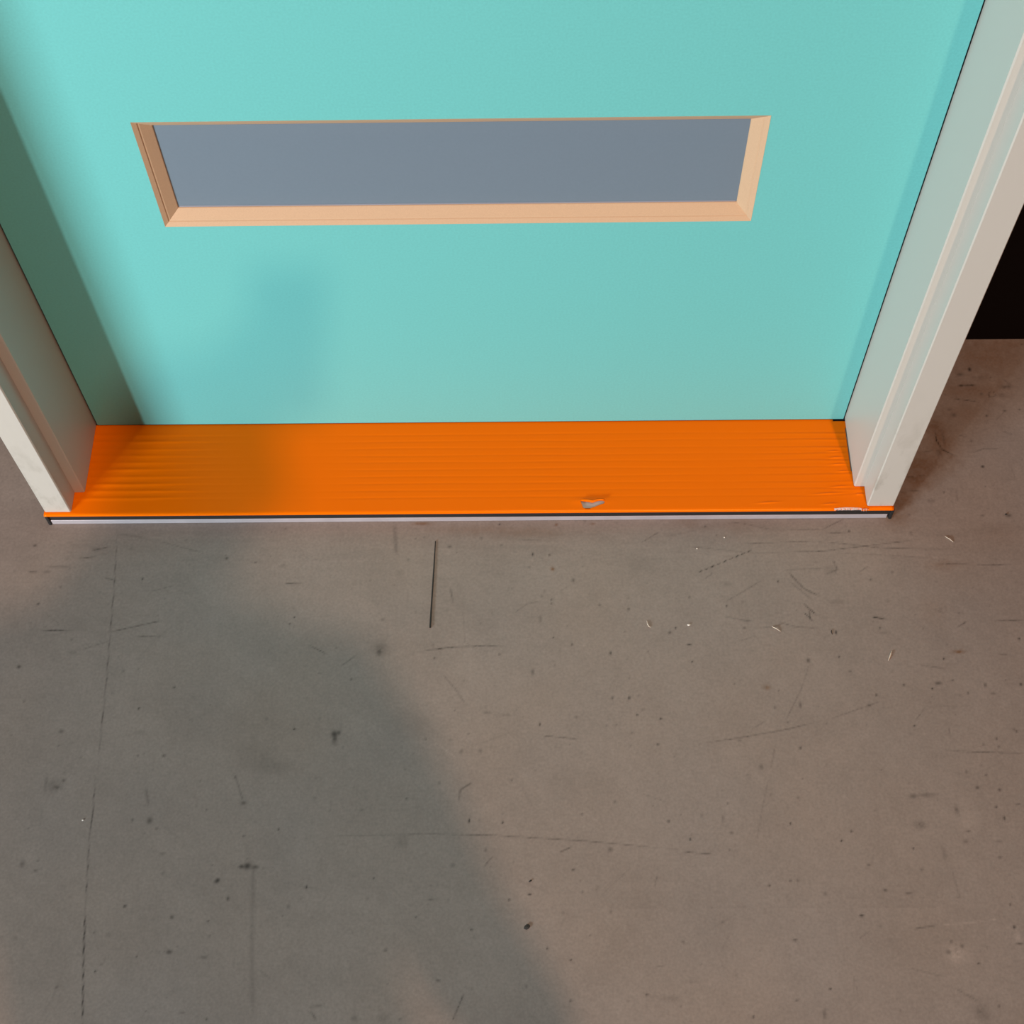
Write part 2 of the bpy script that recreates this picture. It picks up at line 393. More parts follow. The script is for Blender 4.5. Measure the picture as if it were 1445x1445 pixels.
    me = grid_mesh('floor', xs, ys, np.full(X.shape, FLOOR_Z))
    att = me.color_attributes.new('wear', 'FLOAT_COLOR', 'POINT')
    c = np.ones((mult.shape[0] * mult.shape[1], 4), np.float32)
    c[:, :3] = np.clip(mult.reshape(-1, 3), 0.05, 1.8)
    att.data.foreach_set('color', c.ravel())
    m = mat('grey_concrete', FLOOR_COLOR, 0.62, spec=0.35, bump=(90, 0.25, 0.0006))
    nt = m.node_tree
    b = nt.nodes['Principled BSDF']
    tc = next(n for n in nt.nodes if n.type == 'TEX_COORD')
    a = nt.nodes.new('ShaderNodeAttribute')
    a.attribute_name = 'wear'
    grain = nt.nodes.new('ShaderNodeTexNoise')
    grain.inputs['Scale'].default_value = 330
    grain.inputs['Detail'].default_value = 3
    nt.links.new(tc.outputs['Object'], grain.inputs['Vector'])
    mr = nt.nodes.new('ShaderNodeMapRange')
    mr.inputs['From Min'].default_value = 0.2
    mr.inputs['From Max'].default_value = 0.8
    mr.inputs['To Min'].default_value = 0.88
    mr.inputs['To Max'].default_value = 1.12
    nt.links.new(grain.outputs['Fac'], mr.inputs['Value'])
    v1 = nt.nodes.new('ShaderNodeVectorMath')
    v1.operation = 'MULTIPLY'
    v1.inputs[1].default_value = FLOOR_COLOR
    nt.links.new(a.outputs['Color'], v1.inputs[0])
    v2 = nt.nodes.new('ShaderNodeVectorMath')
    v2.operation = 'SCALE'
    nt.links.new(v1.outputs['Vector'], v2.inputs[0])
    nt.links.new(mr.outputs['Result'], v2.inputs['Scale'])
    nt.links.new(v2.outputs['Vector'], b.inputs['Base Color'])
    o = link_mesh('floor', me, m)
    tag(o, 'grey scuffed concrete floor with scratches and stains', kind='structure')


FLOOR_COLOR = (0.230, 0.203, 0.187)
build_floor()

# ------------------------------------------------------------------ dark wall panel behind the door unit
M_wall = mat('black_wall', (0.005, 0.0032, 0.003), 0.8, spec=0.1, bump=(60, 0.2, 0.001))
w = obj('wall_back', box(-4.0, 4.0, 0.1345, 0.20, FLOOR_Z, 3.2), M_wall)
tag(w, 'plain black wall behind the door unit', kind='structure')

# ------------------------------------------------------------------ door frame: jambs, head and threshold
H = 0.45                    # half of the clear width between the stops
STEP_Y, FRONT_Y = -0.0933, -0.1197
STEP = 0.0120
FACE = 0.0430
TOP = 2.06
BACK_Y = 0.060


def paint_mat():
    m = mat('off_white_paint', JAMB_COLOR, 0.42, spec=0.45, bump=(420, 0.10, 0.0004))
    nt = m.node_tree
    b = nt.nodes['Principled BSDF']
    tc = next(n for n in nt.nodes if n.type == 'TEX_COORD')
    # dirt rubbed into the paint near the foot of the frame
    n = nt.nodes.new('ShaderNodeTexNoise')
    n.inputs['Scale'].default_value = 38
    n.inputs['Detail'].default_value = 6
    n.inputs['Roughness'].default_value = 0.65
    mp = nt.nodes.new('ShaderNodeMapping')
    mp.inputs['Scale'].default_value = (1.0, 1.0, 0.45)
    nt.links.new(tc.outputs['Object'], mp.inputs['Vector'])
    nt.links.new(mp.outputs['Vector'], n.inputs['Vector'])
    r = nt.nodes.new('ShaderNodeMapRange')
    r.inputs['From Min'].default_value = 0.53
    r.inputs['From Max'].default_value = 0.74
    nt.links.new(n.outputs['Fac'], r.inputs['Value'])
    sx = nt.nodes.new('ShaderNodeSeparateXYZ')
    nt.links.new(tc.outputs['Object'], sx.inputs['Vector'])
    hz = nt.nodes.new('ShaderNodeMapRange')
    hz.inputs['From Min'].default_value = 0.24
    hz.inputs['From Max'].default_value = 0.02
    hz.inputs['To Max'].default_value = 0.55
    nt.links.new(sx.outputs['Z'], hz.inputs['Value'])
    fy = nt.nodes.new('ShaderNodeMapRange')
    fy.inputs['From Min'].default_value = -0.112
    fy.inputs['From Max'].default_value = -0.1195
    nt.links.new(sx.outputs['Y'], fy.inputs['Value'])
    m1 = nt.nodes.new('ShaderNodeMath')
    m1.operation = 'MULTIPLY'
    nt.links.new(r.outputs['Result'], m1.inputs[0])
    nt.links.new(hz.outputs['Result'], m1.inputs[1])
    m2 = nt.nodes.new('ShaderNodeMath')
    m2.operation = 'MULTIPLY'
    nt.links.new(m1.outputs['Value'], m2.inputs[0])
    nt.links.new(fy.outputs['Result'], m2.inputs[1])
    mx = nt.nodes.new('ShaderNodeMix')
    mx.data_type = 'RGBA'
    mx.inputs[6].default_value = (*JAMB_COLOR, 1)
    mx.inputs[7].default_value = (0.20, 0.17, 0.13, 1)
    nt.links.new(m2.outputs['Value'], mx.inputs[0])
    nt.links.new(mx.outputs[2], b.inputs['Base Color'])
    return m


JAMB_COLOR = (0.49, 0.455, 0.412)
M_jamb = paint_mat()
M_rubber = mat('black_rubber', (0.012, 0.011, 0.012), 0.55)
M_gapseal = mat('dark_seal', (0.006, 0.006, 0.010), 0.8)
M_alu = mat('pale_aluminium', (0.46, 0.42, 0.455), 0.40, metal=0.2, noise=(40, 0.08))
M_sill = mat('grey_sill_plastic', (0.42, 0.38, 0.37), 0.5, noise=(60, 0.12))
M_film = mat('orange_film', (0.84, 0.150, 0.0004), 0.22, spec=0.30)
M_film.node_tree.nodes['Principled BSDF'].inputs['Specular Tint'].default_value = (1.0, 0.55, 0.16, 1)
M_tape = mat('torn_film_backing', (0.58, 0.42, 0.39), 0.5, noise=(900, 0.2))

frame = empty('door_frame', (0, -0.03, FLOOR_Z))
tag(frame, 'off-white stepped door frame standing on an orange film covered threshold on the concrete', 'door frame', kind='thing')


def jamb(sign):
    c = 0.0013
    p = [(H, BACK_Y), (H, STEP_Y + c), (H + c, STEP_Y), (H + STEP, STEP_Y), (H + STEP, FRONT_Y + 0.0012),
         (H + STEP + 0.0012, FRONT_Y), (H + FACE - 0.0010, FRONT_Y), (H + FACE, FRONT_Y + 0.0010), (H + FACE, BACK_Y)]
    poly = [(sign * x, y) for x, y in p]
    return obj('jamb', prism(poly, 0.0009, TOP), M_jamb, frame)


jamb(-1)
jamb(1)
# head piece across the top, the same stepped section lying down
hb = bmesh.new()
pr = [(BACK_Y, 0), (STEP_Y + 0.0033, 0), (STEP_Y, 0.0022), (STEP_Y, STEP), (FRONT_Y + 0.0012, STEP), (FRONT_Y, STEP + 0.0012), (FRONT_Y, FACE), (BACK_Y, FACE)]
ra = [hb.verts.new((-H - FACE, y, TOP + z)) for y, z in pr]
rb = [hb.verts.new((H + FACE, y, TOP + z)) for y, z in pr]
for i in range(len(pr)):
    hb.faces.new((ra[i], ra[(i + 1) % len(pr)], rb[(i + 1) % len(pr)], rb[i]))
hb.faces.new(ra)
hb.faces.new(rb)
obj('frame_head', hb, M_jamb, frame)

# threshold: body, dark seal strip along the front, pale aluminium foot strip, end caps, orange film
TH = H + FACE
sill = obj('threshold', box(-TH + 0.001, TH - 0.001, -0.1185, 0.055, FLOOR_Z, -0.0012), M_sill, frame)
obj('front_seal', box(-TH + 0.0005, TH - 0.0005, -0.1213, -0.1184, -0.0158, -0.0036, 0.0006), M_rubber, sill)
obj('foot_strip', box(-TH + 0.002, TH - 0.004, -0.1219, -0.1184, FLOOR_Z, -0.0157, 0.0010, 3), M_alu, sill)
for sg in (-1, 1):
    xa, xb = sorted((sg * (TH - 0.002), sg * (TH + 0.0015)))
    obj('end_cap', box(xa, xb, -0.1235, -0.1000, FLOOR_Z, -0.0030, 0.001), M_rubber, sill)
obj('door_seal', add_box(box(-H - 0.002, H + 0.002, 0.0008, 0.045, -0.0011, 0.0013), -H - 0.002, H + 0.002, -0.0032, 0.0012, -0.0014, -0.0010), M_gapseal, sill)

TEAR = [(0.1311, -0.1102), (0.1325, -0.1140), (0.1341, -0.1188), (0.1375, -0.1198), (0.1421, -0.1195), (0.1473, -0.1175), (0.1530, -0.1150), (0.1585, -0.1132), (0.1591, -0.1110), (0.1560, -0.1098), (0.1510, -0.1106), (0.1440, -0.1124), (0.1400, -0.1116)]

CREASES = [(0.4314, -0.0451, 0.006), (0.433, -0.054, 0.007), (0.4352, -0.0633, 0.008), (0.4391, -0.0731, 0.006), (0.4331, -0.0938, 0.0094), (0.4185, -0.1031, 0.0158), (0.4553, -0.1043, 0.0039), (0.4198, -0.117, 0.0074), (0.3492, -0.1145, 0.0108)]


def build_film():
    xs = np.unique(np.round(np.concatenate([np.arange(-TH - 0.001, TH + 0.0015, 0.0030), np.arange(0.127, 0.164, 0.0005), np.arange(0.400, 0.4625, 0.0007)]), 5))
    flat = np.arange(-0.1195, 0.0011, 0.0004)
    roll = [(-0.1235, -0.0040), (-0.1240, -0.0027), (-0.12385, -0.0014), (-0.1230, -0.0004), (-0.1215, 0.0)]
    ys = np.concatenate([[r[0] for r in roll], flat])
    # front edge is folded over, so rows 0..4 use their own heights
    X, Y = np.meshgrid(xs, ys)
    Z = np.zeros(X.shape)
    lines = np.arange(-0.0165, -0.112, -0.0097)
    wv = fractal(X, Y * 0.2, 14, 3, 2)
    wv2 = fractal(X, Y * 0.1, 45, 8, 2)
    left = np.clip((-0.300 - X) / 0.10, 0, 1) * np.clip((X + 0.52) / 0.05, 0, 1)
    calm = np.exp(-((X + 0.22) / 0.085) ** 2)
    right = np.clip((X - 0.335) / 0.10, 0, 1)
    for k, ly in enumerate(lines):
        sh = 0.0011 * fractal(X, X * 0 + k * 3.1, 9, 30 + k, 2) * (1 + 0.8 * right)
        d = Y - ly - sh
        amp = 0.00017 * (1 + 0.5 * wv) * (1 - 0.9 * calm) * (1 - left)
        Z -= amp * np.exp(-(d / 0.0016) ** 2)
        vary = np.clip(0.65 + 0.9 * fractal(X, X * 0 + k * 7.7, 11, 60 + k, 2), 0.1, 1.5)
        Z += left * 0.00050 * vary * np.exp(-((d - 0.002) / 0.0024) ** 2)
        tilt = d - 0.02 * (X - 0.40) * (1 if k % 2 else -0.6)
        Z += right * 0.00042 * vary * np.exp(-((tilt + 0.002) / 0.0020) ** 2)
    for sx, sy, sl in CREASES:             # sharp little creases pulled up beside the right jamb
        Z += 0.00075 * np.exp(-((Y - sy - 0.0009 - 0.06 * (X - sx)) / 0.0011) ** 2) * np.exp(-((X - sx) / sl) ** 2)
    Z += 0.0001 * wv2 * (0.4 + right + left)
    for i, (yy, zz) in enumerate(roll):
        Z[i] = zz + (0.0003 * wv2[i] if i > 1 else 0)
    Z = np.maximum(Z, -0.0011) if False else Z
    # under the jambs the film is pressed flat
    under = (np.abs(X) > H - 0.0006) & (Y > STEP_Y) | (np.abs(X) > H + STEP - 0.0006) & (Y > FRONT_Y + 0.0005)
    Z = np.where(under, np.minimum(Z, 0.0004), Z)
    cx = (X[:-1, :-1] + X[1:, 1:]) / 2
    cy = (Y[:-1, :-1] + Y[1:, 1:]) / 2
    keep = ~inside(TEAR, cx, cy)
    jag = 0.0004 * fractal(cx * 0, cy, 400, 90, 3)
    keep &= ~((cx > 0.4489 + jag) & (cy < -0.012) & (cy > -0.072) & (cx < 0.452))
    keep &= ~((cx > 0.4355) & (cx < 0.4505) & (cy > -0.0018 + 0.8 * jag))
    keep &= ~((cx > 0.4265) & (cx < 0.4555) & (cy < -0.1222 + 2 * jag))
    # lift the film round the tear
    d = np.hypot((X - 0.143) / 0.018, (Y + 0.1095) / 0.0042)
    Z += np.where(Y > -0.1195, 0.0011 * np.exp(-d ** 2), 0)
    me = grid_mesh('protective_film', xs, ys, Z, keep)
    o = link_mesh('protective_film', me, M_film, sill, True)
    so = o.modifiers.new('thickness', 'SOLIDIFY')
    so.thickness = 0.00025
    so.offset = -1
    tag(o, 'torn wrinkled orange plastic film')
    # curled flap at the upper lip of the tear
    fb = bmesh.new()
    top = [(0.1316, -0.1090), (0.1350, -0.1082), (0.1400, -0.1083), (0.1450, -0.1090), (0.1500, -0.1082), (0.1560, -0.1078), (0.1592, -0.1088)]
    drop = [0.0008, 0.0024, 0.0030, 0.0044, 0.0024, 0.0020, 0.0008]
    rows = []
    for t in (0, .35, .7, 1):
        rows.append([fb.verts.new((x + 0.0006 * math.sin(9 * t + 3 * i), y - t * dr, 0.0012 + 0.0016 * math.sin(math.pi * (0.25 + 0.6 * t)) - 0.0004 * t)) for i, ((x, y), dr) in enumerate(zip(top, drop))])
    for a, b in zip(rows, rows[1:]):
        for i in range(len(top) - 1):
            fb.faces.new((a[i], a[i + 1], b[i + 1], b[i]))
    fo = obj('film_flap', fb, M_film, sill, True)
    fo.modifiers.new('thickness', 'SOLIDIFY').thickness = 0.0003
    # pale backing and shreds where the folded edge is torn open on the right
    tb = bmesh.new()
    px_ = np.linspace(0.424, 0.4555, 22)
    up_ = [-0.1224 + 0.0011 * math.sin(math.pi * (i / 21)) + 0.0003 * RNG.rand() for i in range(22)]
    A = [tb.verts.new((x, u, 0.0003)) for x, u in zip(px_, up_)]
    B = [tb.verts.new((x, -0.1234 - 0.0008 * RNG.rand(), -0.0006 - 0.0012 * RNG.rand())) for x in px_]
    C = [tb.verts.new((x, -0.1228, -0.0036)) for x in px_]
    for r0, r1 in ((A, B), (B, C)):
        for i in range(21):
            tb.faces.new((r0[i], r0[i + 1], r1[i + 1], r1[i]))
    tag(obj('torn_edge', tb, M_tape, sill), 'pale torn backing of the film')
    sb = bmesh.new()
    for k in range(9):
        x = 0.4545 + 0.0009 * k + 0.0004 * RNG.rand()
        h = 0.0012 + 0.0022 * RNG.rand()
        y = -0.1238 - 0.001 * RNG.rand()
        v = [sb.verts.new(c) for c in ((x, y + 0.0012, 0.0002), (x + 0.0011, y + 0.001, 0.0002), (x + 0.0004 + 0.0008 * RNG.rand(), y - 0.0014, h * (1 if k % 3 else -1)), (x + 0.0005, y + 0.0016, -0.0008))]
        sb.faces.new(v[:3])
        sb.faces.new((v[0], v[2], v[3]))
        sb.faces.new((v[1], v[3], v[2]))
    obj('film_shreds', sb, M_tape, sill)


build_film()

# ------------------------------------------------------------------ turquoise door leaf with its slot window
M_door = mat('turquoise_laminate', DOOR_COLOR if 'DOOR_COLOR' in globals() else (0.142, 0.487, 0.478), 0.50, spec=0.35, noise=(420, 0.055), bump=(500, 0.10, 0.0004))
M_edge = mat('raw_board', (0.50, 0.32, 0.18), 0.7, noise=(300, 0.08))
M_bead = mat('raw_mdf_bead', (0.53, 0.355, 0.225), 0.62, spec=0.3, noise=(900, 0.05), bump=(1200, 0.12, 0.0002))
M_pane = mat('frosted_grey_pane', (0.150, 0.198, 0.250), 0.48, spec=0.35, coat=0.0, noise=(350, 0.02))
M_film2 = mat('pane_edge_film', (0.25, 0.26, 0.31), 0.5)

door = empty('entrance_door', (0, 0.025, 0.003))
tag(door, 'turquoise flat door with a long grey slot window, closed above the orange threshold', 'door', kind='thing')
WX0, WX1, WZ0, WZ1 = -0.2863, 0.2916, 0.3582, 0.4997
D0, D1, DT = 0.0018, 2.055, 0.045
LX = H - 0.0021


def door_leaf():
    bm = bmesh.new()
    xs, zs = [-LX, WX0, WX1, LX], [D0, WZ0, WZ1, D1]
    V = {}
    for s, y in ((0, 0.0), (1, DT)):
        for i, x in enumerate(xs):
            for j, z in enumerate(zs):
                V[s, i, j] = bm.verts.new((x, y, z))
    for s in (0, 1):
        for i in range(3):
            for j in range(3):
                if (i, j) != (1, 1):
                    bm.faces.new((V[s, i, j], V[s, i + 1, j], V[s, i + 1, j + 1], V[s, i, j + 1]))
    for i in range(3):
        for j in (0, 3):
            bm.faces.new((V[0, i, j], V[0, i + 1, j], V[1, i + 1, j], V[1, i, j]))
            bm.faces.new((V[0, j, i], V[0, j, i + 1], V[1, j, i + 1], V[1, j, i]))
    for j in (1, 2):
        f = bm.faces.new((V[0, 1, j], V[0, 2, j], V[1, 2, j], V[1, 1, j]))
        g = bm.faces.new((V[0, j, 1], V[0, j, 2], V[1, j, 2], V[1, j, 1]))
        f.material_index = g.material_index = 1
    o = obj('door_leaf', bm, M_door, door)
    o.data.materials.append(M_edge)
    return o


door_leaf()
BW, BD = 0.0150, 0.0110
PROFILE = [(0.0, -0.0002), (0.0040, 0.0025), (0.0046, 0.0035), (0.0058, 0.0040), (BW - 0.0004, BD - 0.0003), (BW, BD + 0.0004), (BW, 0.020), (0.0, 0.020)]


def bead(side):
    bm = bmesh.new()
    a, b = [], []
    for w, y in PROFILE:
        x0, x1, z0, z1 = WX0 + w, WX1 - w, WZ0 + w, WZ1 - w
        ends = {'bottom': ((x0, z0), (x1, z0)), 'top': ((x0, z1), (x1, z1)), 'left': ((x0, z0), (x0, z1)), 'right': ((x1, z0), (x1, z1))}[side]
        a.append(bm.verts.new((ends[0][0], y, ends[0][1])))
        b.append(bm.verts.new((ends[1][0], y, ends[1][1])))
    n = len(a)
    for i in range(n):
        bm.faces.new((a[i], a[(i + 1) % n], b[(i + 1) % n], b[i]))
    bm.faces.new(a)
    bm.faces.new(b)
    return obj('glazing_bead', bm, M_bead, door)


for s in ('bottom', 'top', 'left', 'right'):
    bead(s)
pane = obj('window_pane', box(WX0 + BW - 0.002, WX1 - BW + 0.002, BD + 0.0012, BD + 0.0072, WZ0 + BW - 0.002, WZ1 - BW + 0.002), M_pane, door)
obj('pane_film_edge', box(WX0 + BW + 0.001, WX1 - BW - 0.001, BD + 0.0009, BD + 0.0013, WZ0 + BW - 0.001, WZ0 + BW + 0.0016), M_film2, door)
for sg in (-1, 1):     # dark weather seal in the gap beside the leaf
    xa, xb = sorted((sg * (LX - 0.004), sg * (H + 0.0005)))
    obj('gap_seal', box(xa, xb, 0.0022, 0.006, 0.003, D1), M_gapseal, frame)

# ------------------------------------------------------------------ litter on the concrete
M_black = mat('black_plastic', (0.014, 0.013, 0.012), 0.5)
M_chip = mat('pale_chip', (0.78, 0.76, 0.72), 0.6)
M_straw = mat('pale_shaving', (0.58, 0.50, 0.42), 0.6)
M_dark = mat('dark_crumb', (0.03, 0.028, 0.026), 0.8)
z = FLOOR_Z
stick = obj('thin_stick', tube([(-0.0383, -0.1487, z + 0.0006), (-0.0392, -0.186, z + 0.0006), (-0.0404, -0.224, z + 0.0006), (-0.0414, -0.2596, z + 0.0006)], [0.0005, 0.0008, 0.00085, 0.0010], 6), M_black)
tag(stick, 'thin straight black stick lying on the concrete in front of the threshold', 'stick')


def shaving(name, pts, r, m, label, cat):
    bm = tube([(x, y, z + r * 0.5 + h) for x, y, h in pts], [r * 0.5] + [r] * (len(pts) - 2) + [r * 0.4], 5)
    for v in bm.verts:
        v.co.z = max(v.co.z, z + 0.00005)
    return tag(obj(name, bm, m), label, cat)


def crumb(name, x, y, rx, ry, h, m, label, cat, rot=0.0):
    bm = bmesh.new()
    bmesh.ops.create_icosphere(bm, subdivisions=1, radius=1)
    for v in bm.verts:
        k = 1 + 0.25 * (RNG.rand() - 0.5)
        px_, py_ = v.co.x * rx * k, v.co.y * ry * k
        v.co = Vector((x + px_ * math.cos(rot) - py_ * math.sin(rot), y + px_ * math.sin(rot) + py_ * math.cos(rot), z + h * 0.5 * (1 + v.co.z)))
    return tag(obj(name, bm, m), label, cat)


shaving('wood_sliver', [(0.4680, -0.3032, 0), (0.4703, -0.2985, 0.0005), (0.4718, -0.2950, 0.0004), (0.4732, -0.2918, 0)], 0.0009, M_straw, 'pale upright wood sliver on the concrete, the largest of the slivers', 'sliver')
shaving('plastic_shaving', [(0.5537, -0.1470, 0), (0.5580, -0.1508, 0.0008), (0.5622, -0.1546, 0)], 0.0006, M_straw, 'thin pale shaving on the floor just beyond the right end of the threshold', 'shaving')
shaving('plastic_shaving', [(0.3430, -0.2608, 0), (0.3470, -0.2634, 0.0010), (0.3523, -0.2669, 0)], 0.0006, M_straw, 'thin pale shaving on the concrete left of the largest wood sliver', 'shaving')
shaving('plastic_shaving', [(0.2031, -0.2527, 0), (0.2036, -0.2570, 0.0006), (0.2050, -0.2600, 0.0006), (0.2070, -0.2608, 0)], 0.0006, M_straw, 'short curled pale shaving left of the white chip on the concrete', 'shaving')
shaving('dark_fibre', [(0.4095, -0.2655, 0), (0.4088, -0.2680, 0.0004), (0.4096, -0.2710, 0)], 0.0006, M_dark, 'short dark curled fibre on the concrete below the right jamb', 'fibre')
crumb('paint_chip', 0.2498, -0.2582, 0.0022, 0.0012, 0.0012, M_chip, 'white paint chip lying alone on the concrete, the largest white speck', 'chip')
crumb('paint_chip', 0.2980, -0.1464, 0.0009, 0.0009, 0.0008, M_chip, 'tiny white chip close to the threshold edge below the right jamb', 'chip')
crumb('paint_chip', 0.2653, -0.1609, 0.0010, 0.0009, 0.0008, M_chip, 'tiny white chip beside the dashed black scuff on the concrete', 'chip')
crumb('paint_chip', -0.4021, -0.4803, 0.0012, 0.0009, 0.0008, M_chip, 'tiny pale chip beside the long joint line on the shaded concrete', 'chip')
crumb('dark_crumb', 0.0659, -0.5937, 0.0042, 0.0026, 0.0016, M_dark, 'dark oval crumb on the shaded floor, the biggest crumb', 'crumb', 0.5)
crumb('dark_crumb', 0.6291, -0.1185, 0.0018, 0.0012, 0.0012, M_dark, 'small black crumb on the concrete right of the threshold end', 'crumb', 0.4)
crumb('dark_crumb', 0.0697, -0.5470, 0.0023, 0.0010, 0.0010, M_dark, 'narrow black crumb on the shadow edge above the biggest crumb', 'crumb', 0.6)

# ------------------------------------------------------------------ the person who stands before the door; the soft shadow on the floor is theirs
M_skin = mat('skin', (0.55, 0.36, 0.27), 0.5)
M_jacket = mat('dark_jacket_cloth', (0.05, 0.055, 0.07), 0.85, noise=(60, 0.1))
M_jeans = mat('blue_jeans', (0.06, 0.08, 0.14), 0.85, noise=(80, 0.12))
M_shoe = mat('dark_shoe', (0.03, 0.03, 0.03), 0.6)
M_hair = mat('brown_hair', (0.05, 0.03, 0.02), 0.7)
M_eye = mat('eye_white', (0.75, 0.75, 0.72), 0.3)
M_screen = mat('phone_screen', (0.01, 0.01, 0.012), 0.15)
PX, PY = -0.04, -1.40
person = empty('person', (PX, PY, FLOOR_Z))
tag(person, 'person in a dark jacket and jeans standing before the door, holding up a phone', 'person', kind='thing')


def skin_mesh(name, chains, m, parent, levels=2, root=None):
    """chains: lists of ((x, y, z), radius); equal points are shared, so limbs join in one continuous surface"""
    verts, rad, edges, index = [], [], [], {}
    for ch in chains:
        prev = None
        for p, r in ch:
            k = tuple(round(c, 4) for c in p)
            if k not in index:
                index[k] = len(verts)
                verts.append(p)
                rad.append(r)
            i = index[k]
            if prev is not None and prev != i:
                edges.append((prev, i))
            prev = i
    me = bpy.data.meshes.new(name)
    me.from_pydata(verts, edges, [])
    o = link_mesh(name, me, None, parent)
    o.modifiers.new('skin', 'SKIN').use_smooth_shade = True
    sv = me.skin_vertices[0].data
    for i, r in enumerate(rad):
        sv[i].radius = (r, r) if not isinstance(r, tuple) else r
    sv[0].use_root = True
    sub = o.modifiers.new('smooth', 'SUBSURF')
    sub.levels = sub.render_levels = levels
    dg = bpy.context.evaluated_depsgraph_get()
    out = bpy.data.meshes.new_from_object(o.evaluated_get(dg))
    o.modifiers.clear()
    o.data = out
    out.materials.clear()
    out.materials.append(m)
    out.polygons.foreach_set('use_smooth', [True] * len(out.polygons))
    return o


def W(x, y, zz):
    return (PX + x, PY + y, FLOOR_Z + zz)


# phone first: the hands are built round it
phone_c = CAM - VIEW * 0.0085 - UP * 0.055 + RIGHT * 0.0
PR, PU, PN = RIGHT, UP, -VIEW        # phone axes: across, along, towards the face


def on_phone(a, b, c):
    return tuple(phone_c + PR * a + PU * b + PN * c)


phone = empty('smartphone', tuple(phone_c))
tag(phone, 'dark smartphone held up in the left hand of the standing person', 'phone', kind='thing')


def slab(w, h, t, off, bev):
    bm = box(-w / 2, w / 2, -h / 2, h / 2, -t / 2, t / 2, bev, 3)
    for v in bm.verts:
        v.co = Vector(on_phone(v.co.x, v.co.y, v.co.z + off))
    return bm


obj('phone_case', slab(0.074, 0.156, 0.008, 0.0, 0.003), M_black, phone)
obj('phone_screen', slab(0.068, 0.148, 0.0012, 0.0043, 0.0004), M_screen, phone)


def hand_chains(s, wrist):
    """palm and five fingers closing on the long side of the phone; s = -1 or 1"""
    palm = on_phone(s * 0.062, -0.045, 0.028)
    ch = [[(wrist, 0.027), (palm, (0.032, 0.022))]]
    for k, (b, ln, r) in enumerate(((0.028, 1.0, 0.0092), (0.006, 1.08, 0.0095), (-0.016, 1.0, 0.009), (-0.037, 0.82, 0.008))):
        root = on_phone(s * 0.058, b * 0.75 - 0.030, 0.022)
        k1 = on_phone(s * 0.053, b - 0.010, -0.006)
        k2 = on_phone(s * (0.050 - 0.018 * ln), b - 0.006, -0.0165)
        tip = on_phone(s * (0.050 - 0.034 * ln), b - 0.003, -0.0150)
        if b > 0.02:                       # keep the forefinger clear of the lens
            k2 = on_phone(s * 0.044, b - 0.006, -0.0155)
            tip = on_phone(s * 0.037, b - 0.008, -0.0150)
        ch.append([(palm, (0.032, 0.022)), (root, r * 1.15), (k1, r), (k2, r * 0.92), (tip, r * 0.8)])
    ch.append([(palm, (0.032, 0.022)), (on_phone(s * 0.056, -0.048, 0.036), 0.0135), (on_phone(s * 0.044, -0.026, 0.026), 0.0108), (on_phone(s * 0.030, -0.010, 0.0150), 0.009)])
    return ch


def hanging_hand(wrist):
    x, y, zz = wrist
    palm = (x + 0.006, y + 0.008, zz - 0.075)
    ch = [[(wrist, 0.027), (palm, (0.018, 0.034))]]
    for dy, ln, r in ((0.030, 0.92, 0.0092), (0.010, 1.0, 0.0095), (-0.011, 0.94, 0.009), (-0.031, 0.76, 0.008)):
        ch.append([(palm, (0.018, 0.034)), (x + 0.006, y + 0.008 + dy, zz - 0.105), (x + 0.003, y + 0.013 + dy, zz - 0.105 - 0.040 * ln), (x - 0.008, y + 0.015 + dy, zz - 0.105 - 0.066 * ln), (x - 0.020, y + 0.015 + dy, zz - 0.105 - 0.084 * ln)])
        ch[-1] = [ch[-1][0]] + [(c, r * k) for c, k in zip(ch[-1][1:], (1.15, 1.0, 0.92, 0.8))]
    ch.append([(palm, (0.018, 0.034)), (x - 0.006, y + 0.040, zz - 0.060), (x - 0.014, y + 0.052, zz - 0.092), (x - 0.020, y + 0.050, zz - 0.118)])
    ch[-1] = [ch[-1][0]] + [(c, r) for c, r in zip(ch[-1][1:], (0.0135, 0.011, 0.009))]
    return ch


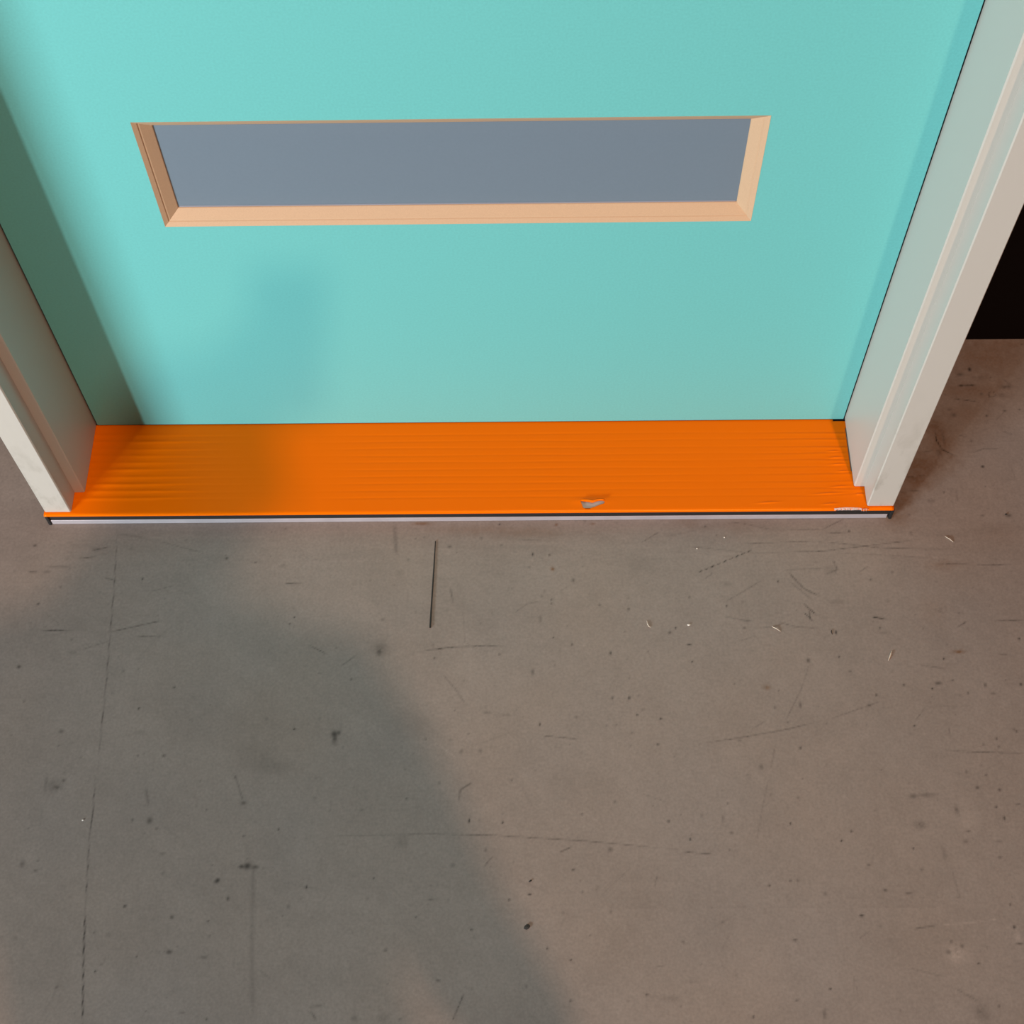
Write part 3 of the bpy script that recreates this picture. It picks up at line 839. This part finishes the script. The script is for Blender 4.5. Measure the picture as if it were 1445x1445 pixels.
pelvis = W(0, 0.0, 0.95)
belly = W(0, 0.01, 1.12)
chest = W(0, 0.02, 1.29)
neck0 = W(0, 0.03, 1.445)
neck1 = W(0.030, 0.065, 1.525)
head0 = W(0.060, 0.10, 1.58)
head1 = W(0.068, 0.105, 1.655)
chains = [[(pelvis, (0.10, 0.135)), (belly, (0.09, 0.125)), (chest, (0.10, 0.145)), (neck0, 0.058), (neck1, 0.052), (head0, (0.080, 0.064)), (head1, (0.088, 0.072))]]
jacket = [[(W(0.060, 0, 0.64), (0.145, 0.215)), (pelvis, (0.140, 0.195)), (belly, (0.125, 0.190)), (chest, (0.120, 0.178)), (neck0, 0.075)]]
trousers = [[(W(0, 0, 0.96), 0.112)]]
for s in (-1, 1):
    sh = W(s * 0.185, 0.02, 1.405)
    if s < 0:                              # the left hand holds the phone up
        el = W(-0.215, 0.12, 1.120)
        wr = on_phone(-0.082, -0.105, 0.055)
        hand = hand_chains(-1, wr)
    else:                                  # the right arm hangs at the side
        el = W(0.232, 0.02, 1.110)
        wr = W(0.285, 0.07, 0.865)
        hand = hanging_hand(wr)
    mid = tuple((Vector(el) + Vector(wr)) / 2)
    chains.append([(chest, (0.10, 0.145)), (sh, 0.052), (el, 0.040), (mid, 0.037), (wr, 0.027)])
    chains += hand
    cuff = tuple(Vector(wr) * 0.88 + Vector(mid) * 0.12)
    jacket.append([(chest, (0.120, 0.178)), (sh, 0.070), (el, 0.060), (mid, 0.052), (cuff, 0.042)])
    hip = W(s * 0.095, 0.0, 0.90)
    knee = W(s * 0.105, 0.015, 0.50)
    ank = W(s * 0.110, -0.02, 0.09)
    toe = W(s * 0.125, 0.13, 0.045)
    chains.append([(pelvis, (0.10, 0.135)), (hip, 0.082), (knee, 0.054), (ank, 0.038), (toe, 0.030)])
    trousers.append([(W(0, 0, 0.96), 0.112), (hip, 0.098), (knee, 0.072), (tuple(Vector(ank) + Vector((0, 0, 0.03))), 0.064)])
    sb = bmesh.new()
    bmesh.ops.create_uvsphere(sb, u_segments=16, v_segments=10, radius=1)
    for v in sb.verts:
        x, y, zz = v.co
        v.co = Vector(W(s * 0.117 + 0.046 * x * (1 - 0.15 * y), 0.045 + 0.135 * y, max(0.0, 0.045 + 0.050 * zz * (1 - 0.35 * max(y, 0)))))
    obj('shoe', sb, M_shoe, person, True)
skin_mesh('body', chains, M_skin, person)
skin_mesh('jacket', jacket, M_jacket, person)
skin_mesh('trousers', trousers, M_jeans, person)
# face and hair: the head bends down towards the phone
hc = Vector(W(0.066, 0.110, 1.615))
tiltm = Matrix.Rotation(math.radians(-32), 4, 'X')


def on_head(x, y, zz):
    return tuple(hc + (tiltm @ Vector((x, y, zz))))


hb = bmesh.new()
bmesh.ops.create_uvsphere(hb, u_segments=24, v_segments=16, radius=1)
for v in list(hb.verts):
    x, y, zz = v.co
    if y > 0.35 and zz < 0.55:
        y = 0.35 + (y - 0.35) * 0.1
    if zz < -0.45:
        zz = -0.45
    v.co = Vector(on_head(0.086 * x, -0.010 + 0.106 * y, 0.028 + 0.105 * zz))
obj('hair', hb, M_hair, person, True)
for s in (-1, 1):
    eb = bmesh.new()
    bmesh.ops.create_uvsphere(eb, u_segments=10, v_segments=8, radius=0.012)
    for v in eb.verts:
        v.co = Vector(on_head(s * 0.031, 0.082, 0.0)) + v.co
    obj('eye', eb, M_eye, person, True)
    rb_ = bmesh.new()
    bmesh.ops.create_uvsphere(rb_, u_segments=10, v_segments=8, radius=1)
    for v in rb_.verts:
        v.co = Vector(on_head(s * 0.084 + 0.010 * v.co.x, -0.005 + 0.017 * v.co.y, -0.010 + 0.030 * v.co.z))
    obj('ear', rb_, M_skin, person, True)
nb = tube([on_head(0, 0.090, 0.006), on_head(0, 0.104, -0.018), on_head(0, 0.112, -0.034), on_head(0, 0.094, -0.044)], [0.006, 0.009, 0.012, 0.007], 8)
obj('nose', nb, M_skin, person, True)
mb = tube([on_head(-0.024, 0.083, -0.062), on_head(-0.010, 0.094, -0.061), on_head(0.010, 0.094, -0.061), on_head(0.024, 0.083, -0.062)], [0.003, 0.006, 0.006, 0.003], 6)
obj('mouth', mb, mat('lips', (0.45, 0.2, 0.17), 0.5), person, True)
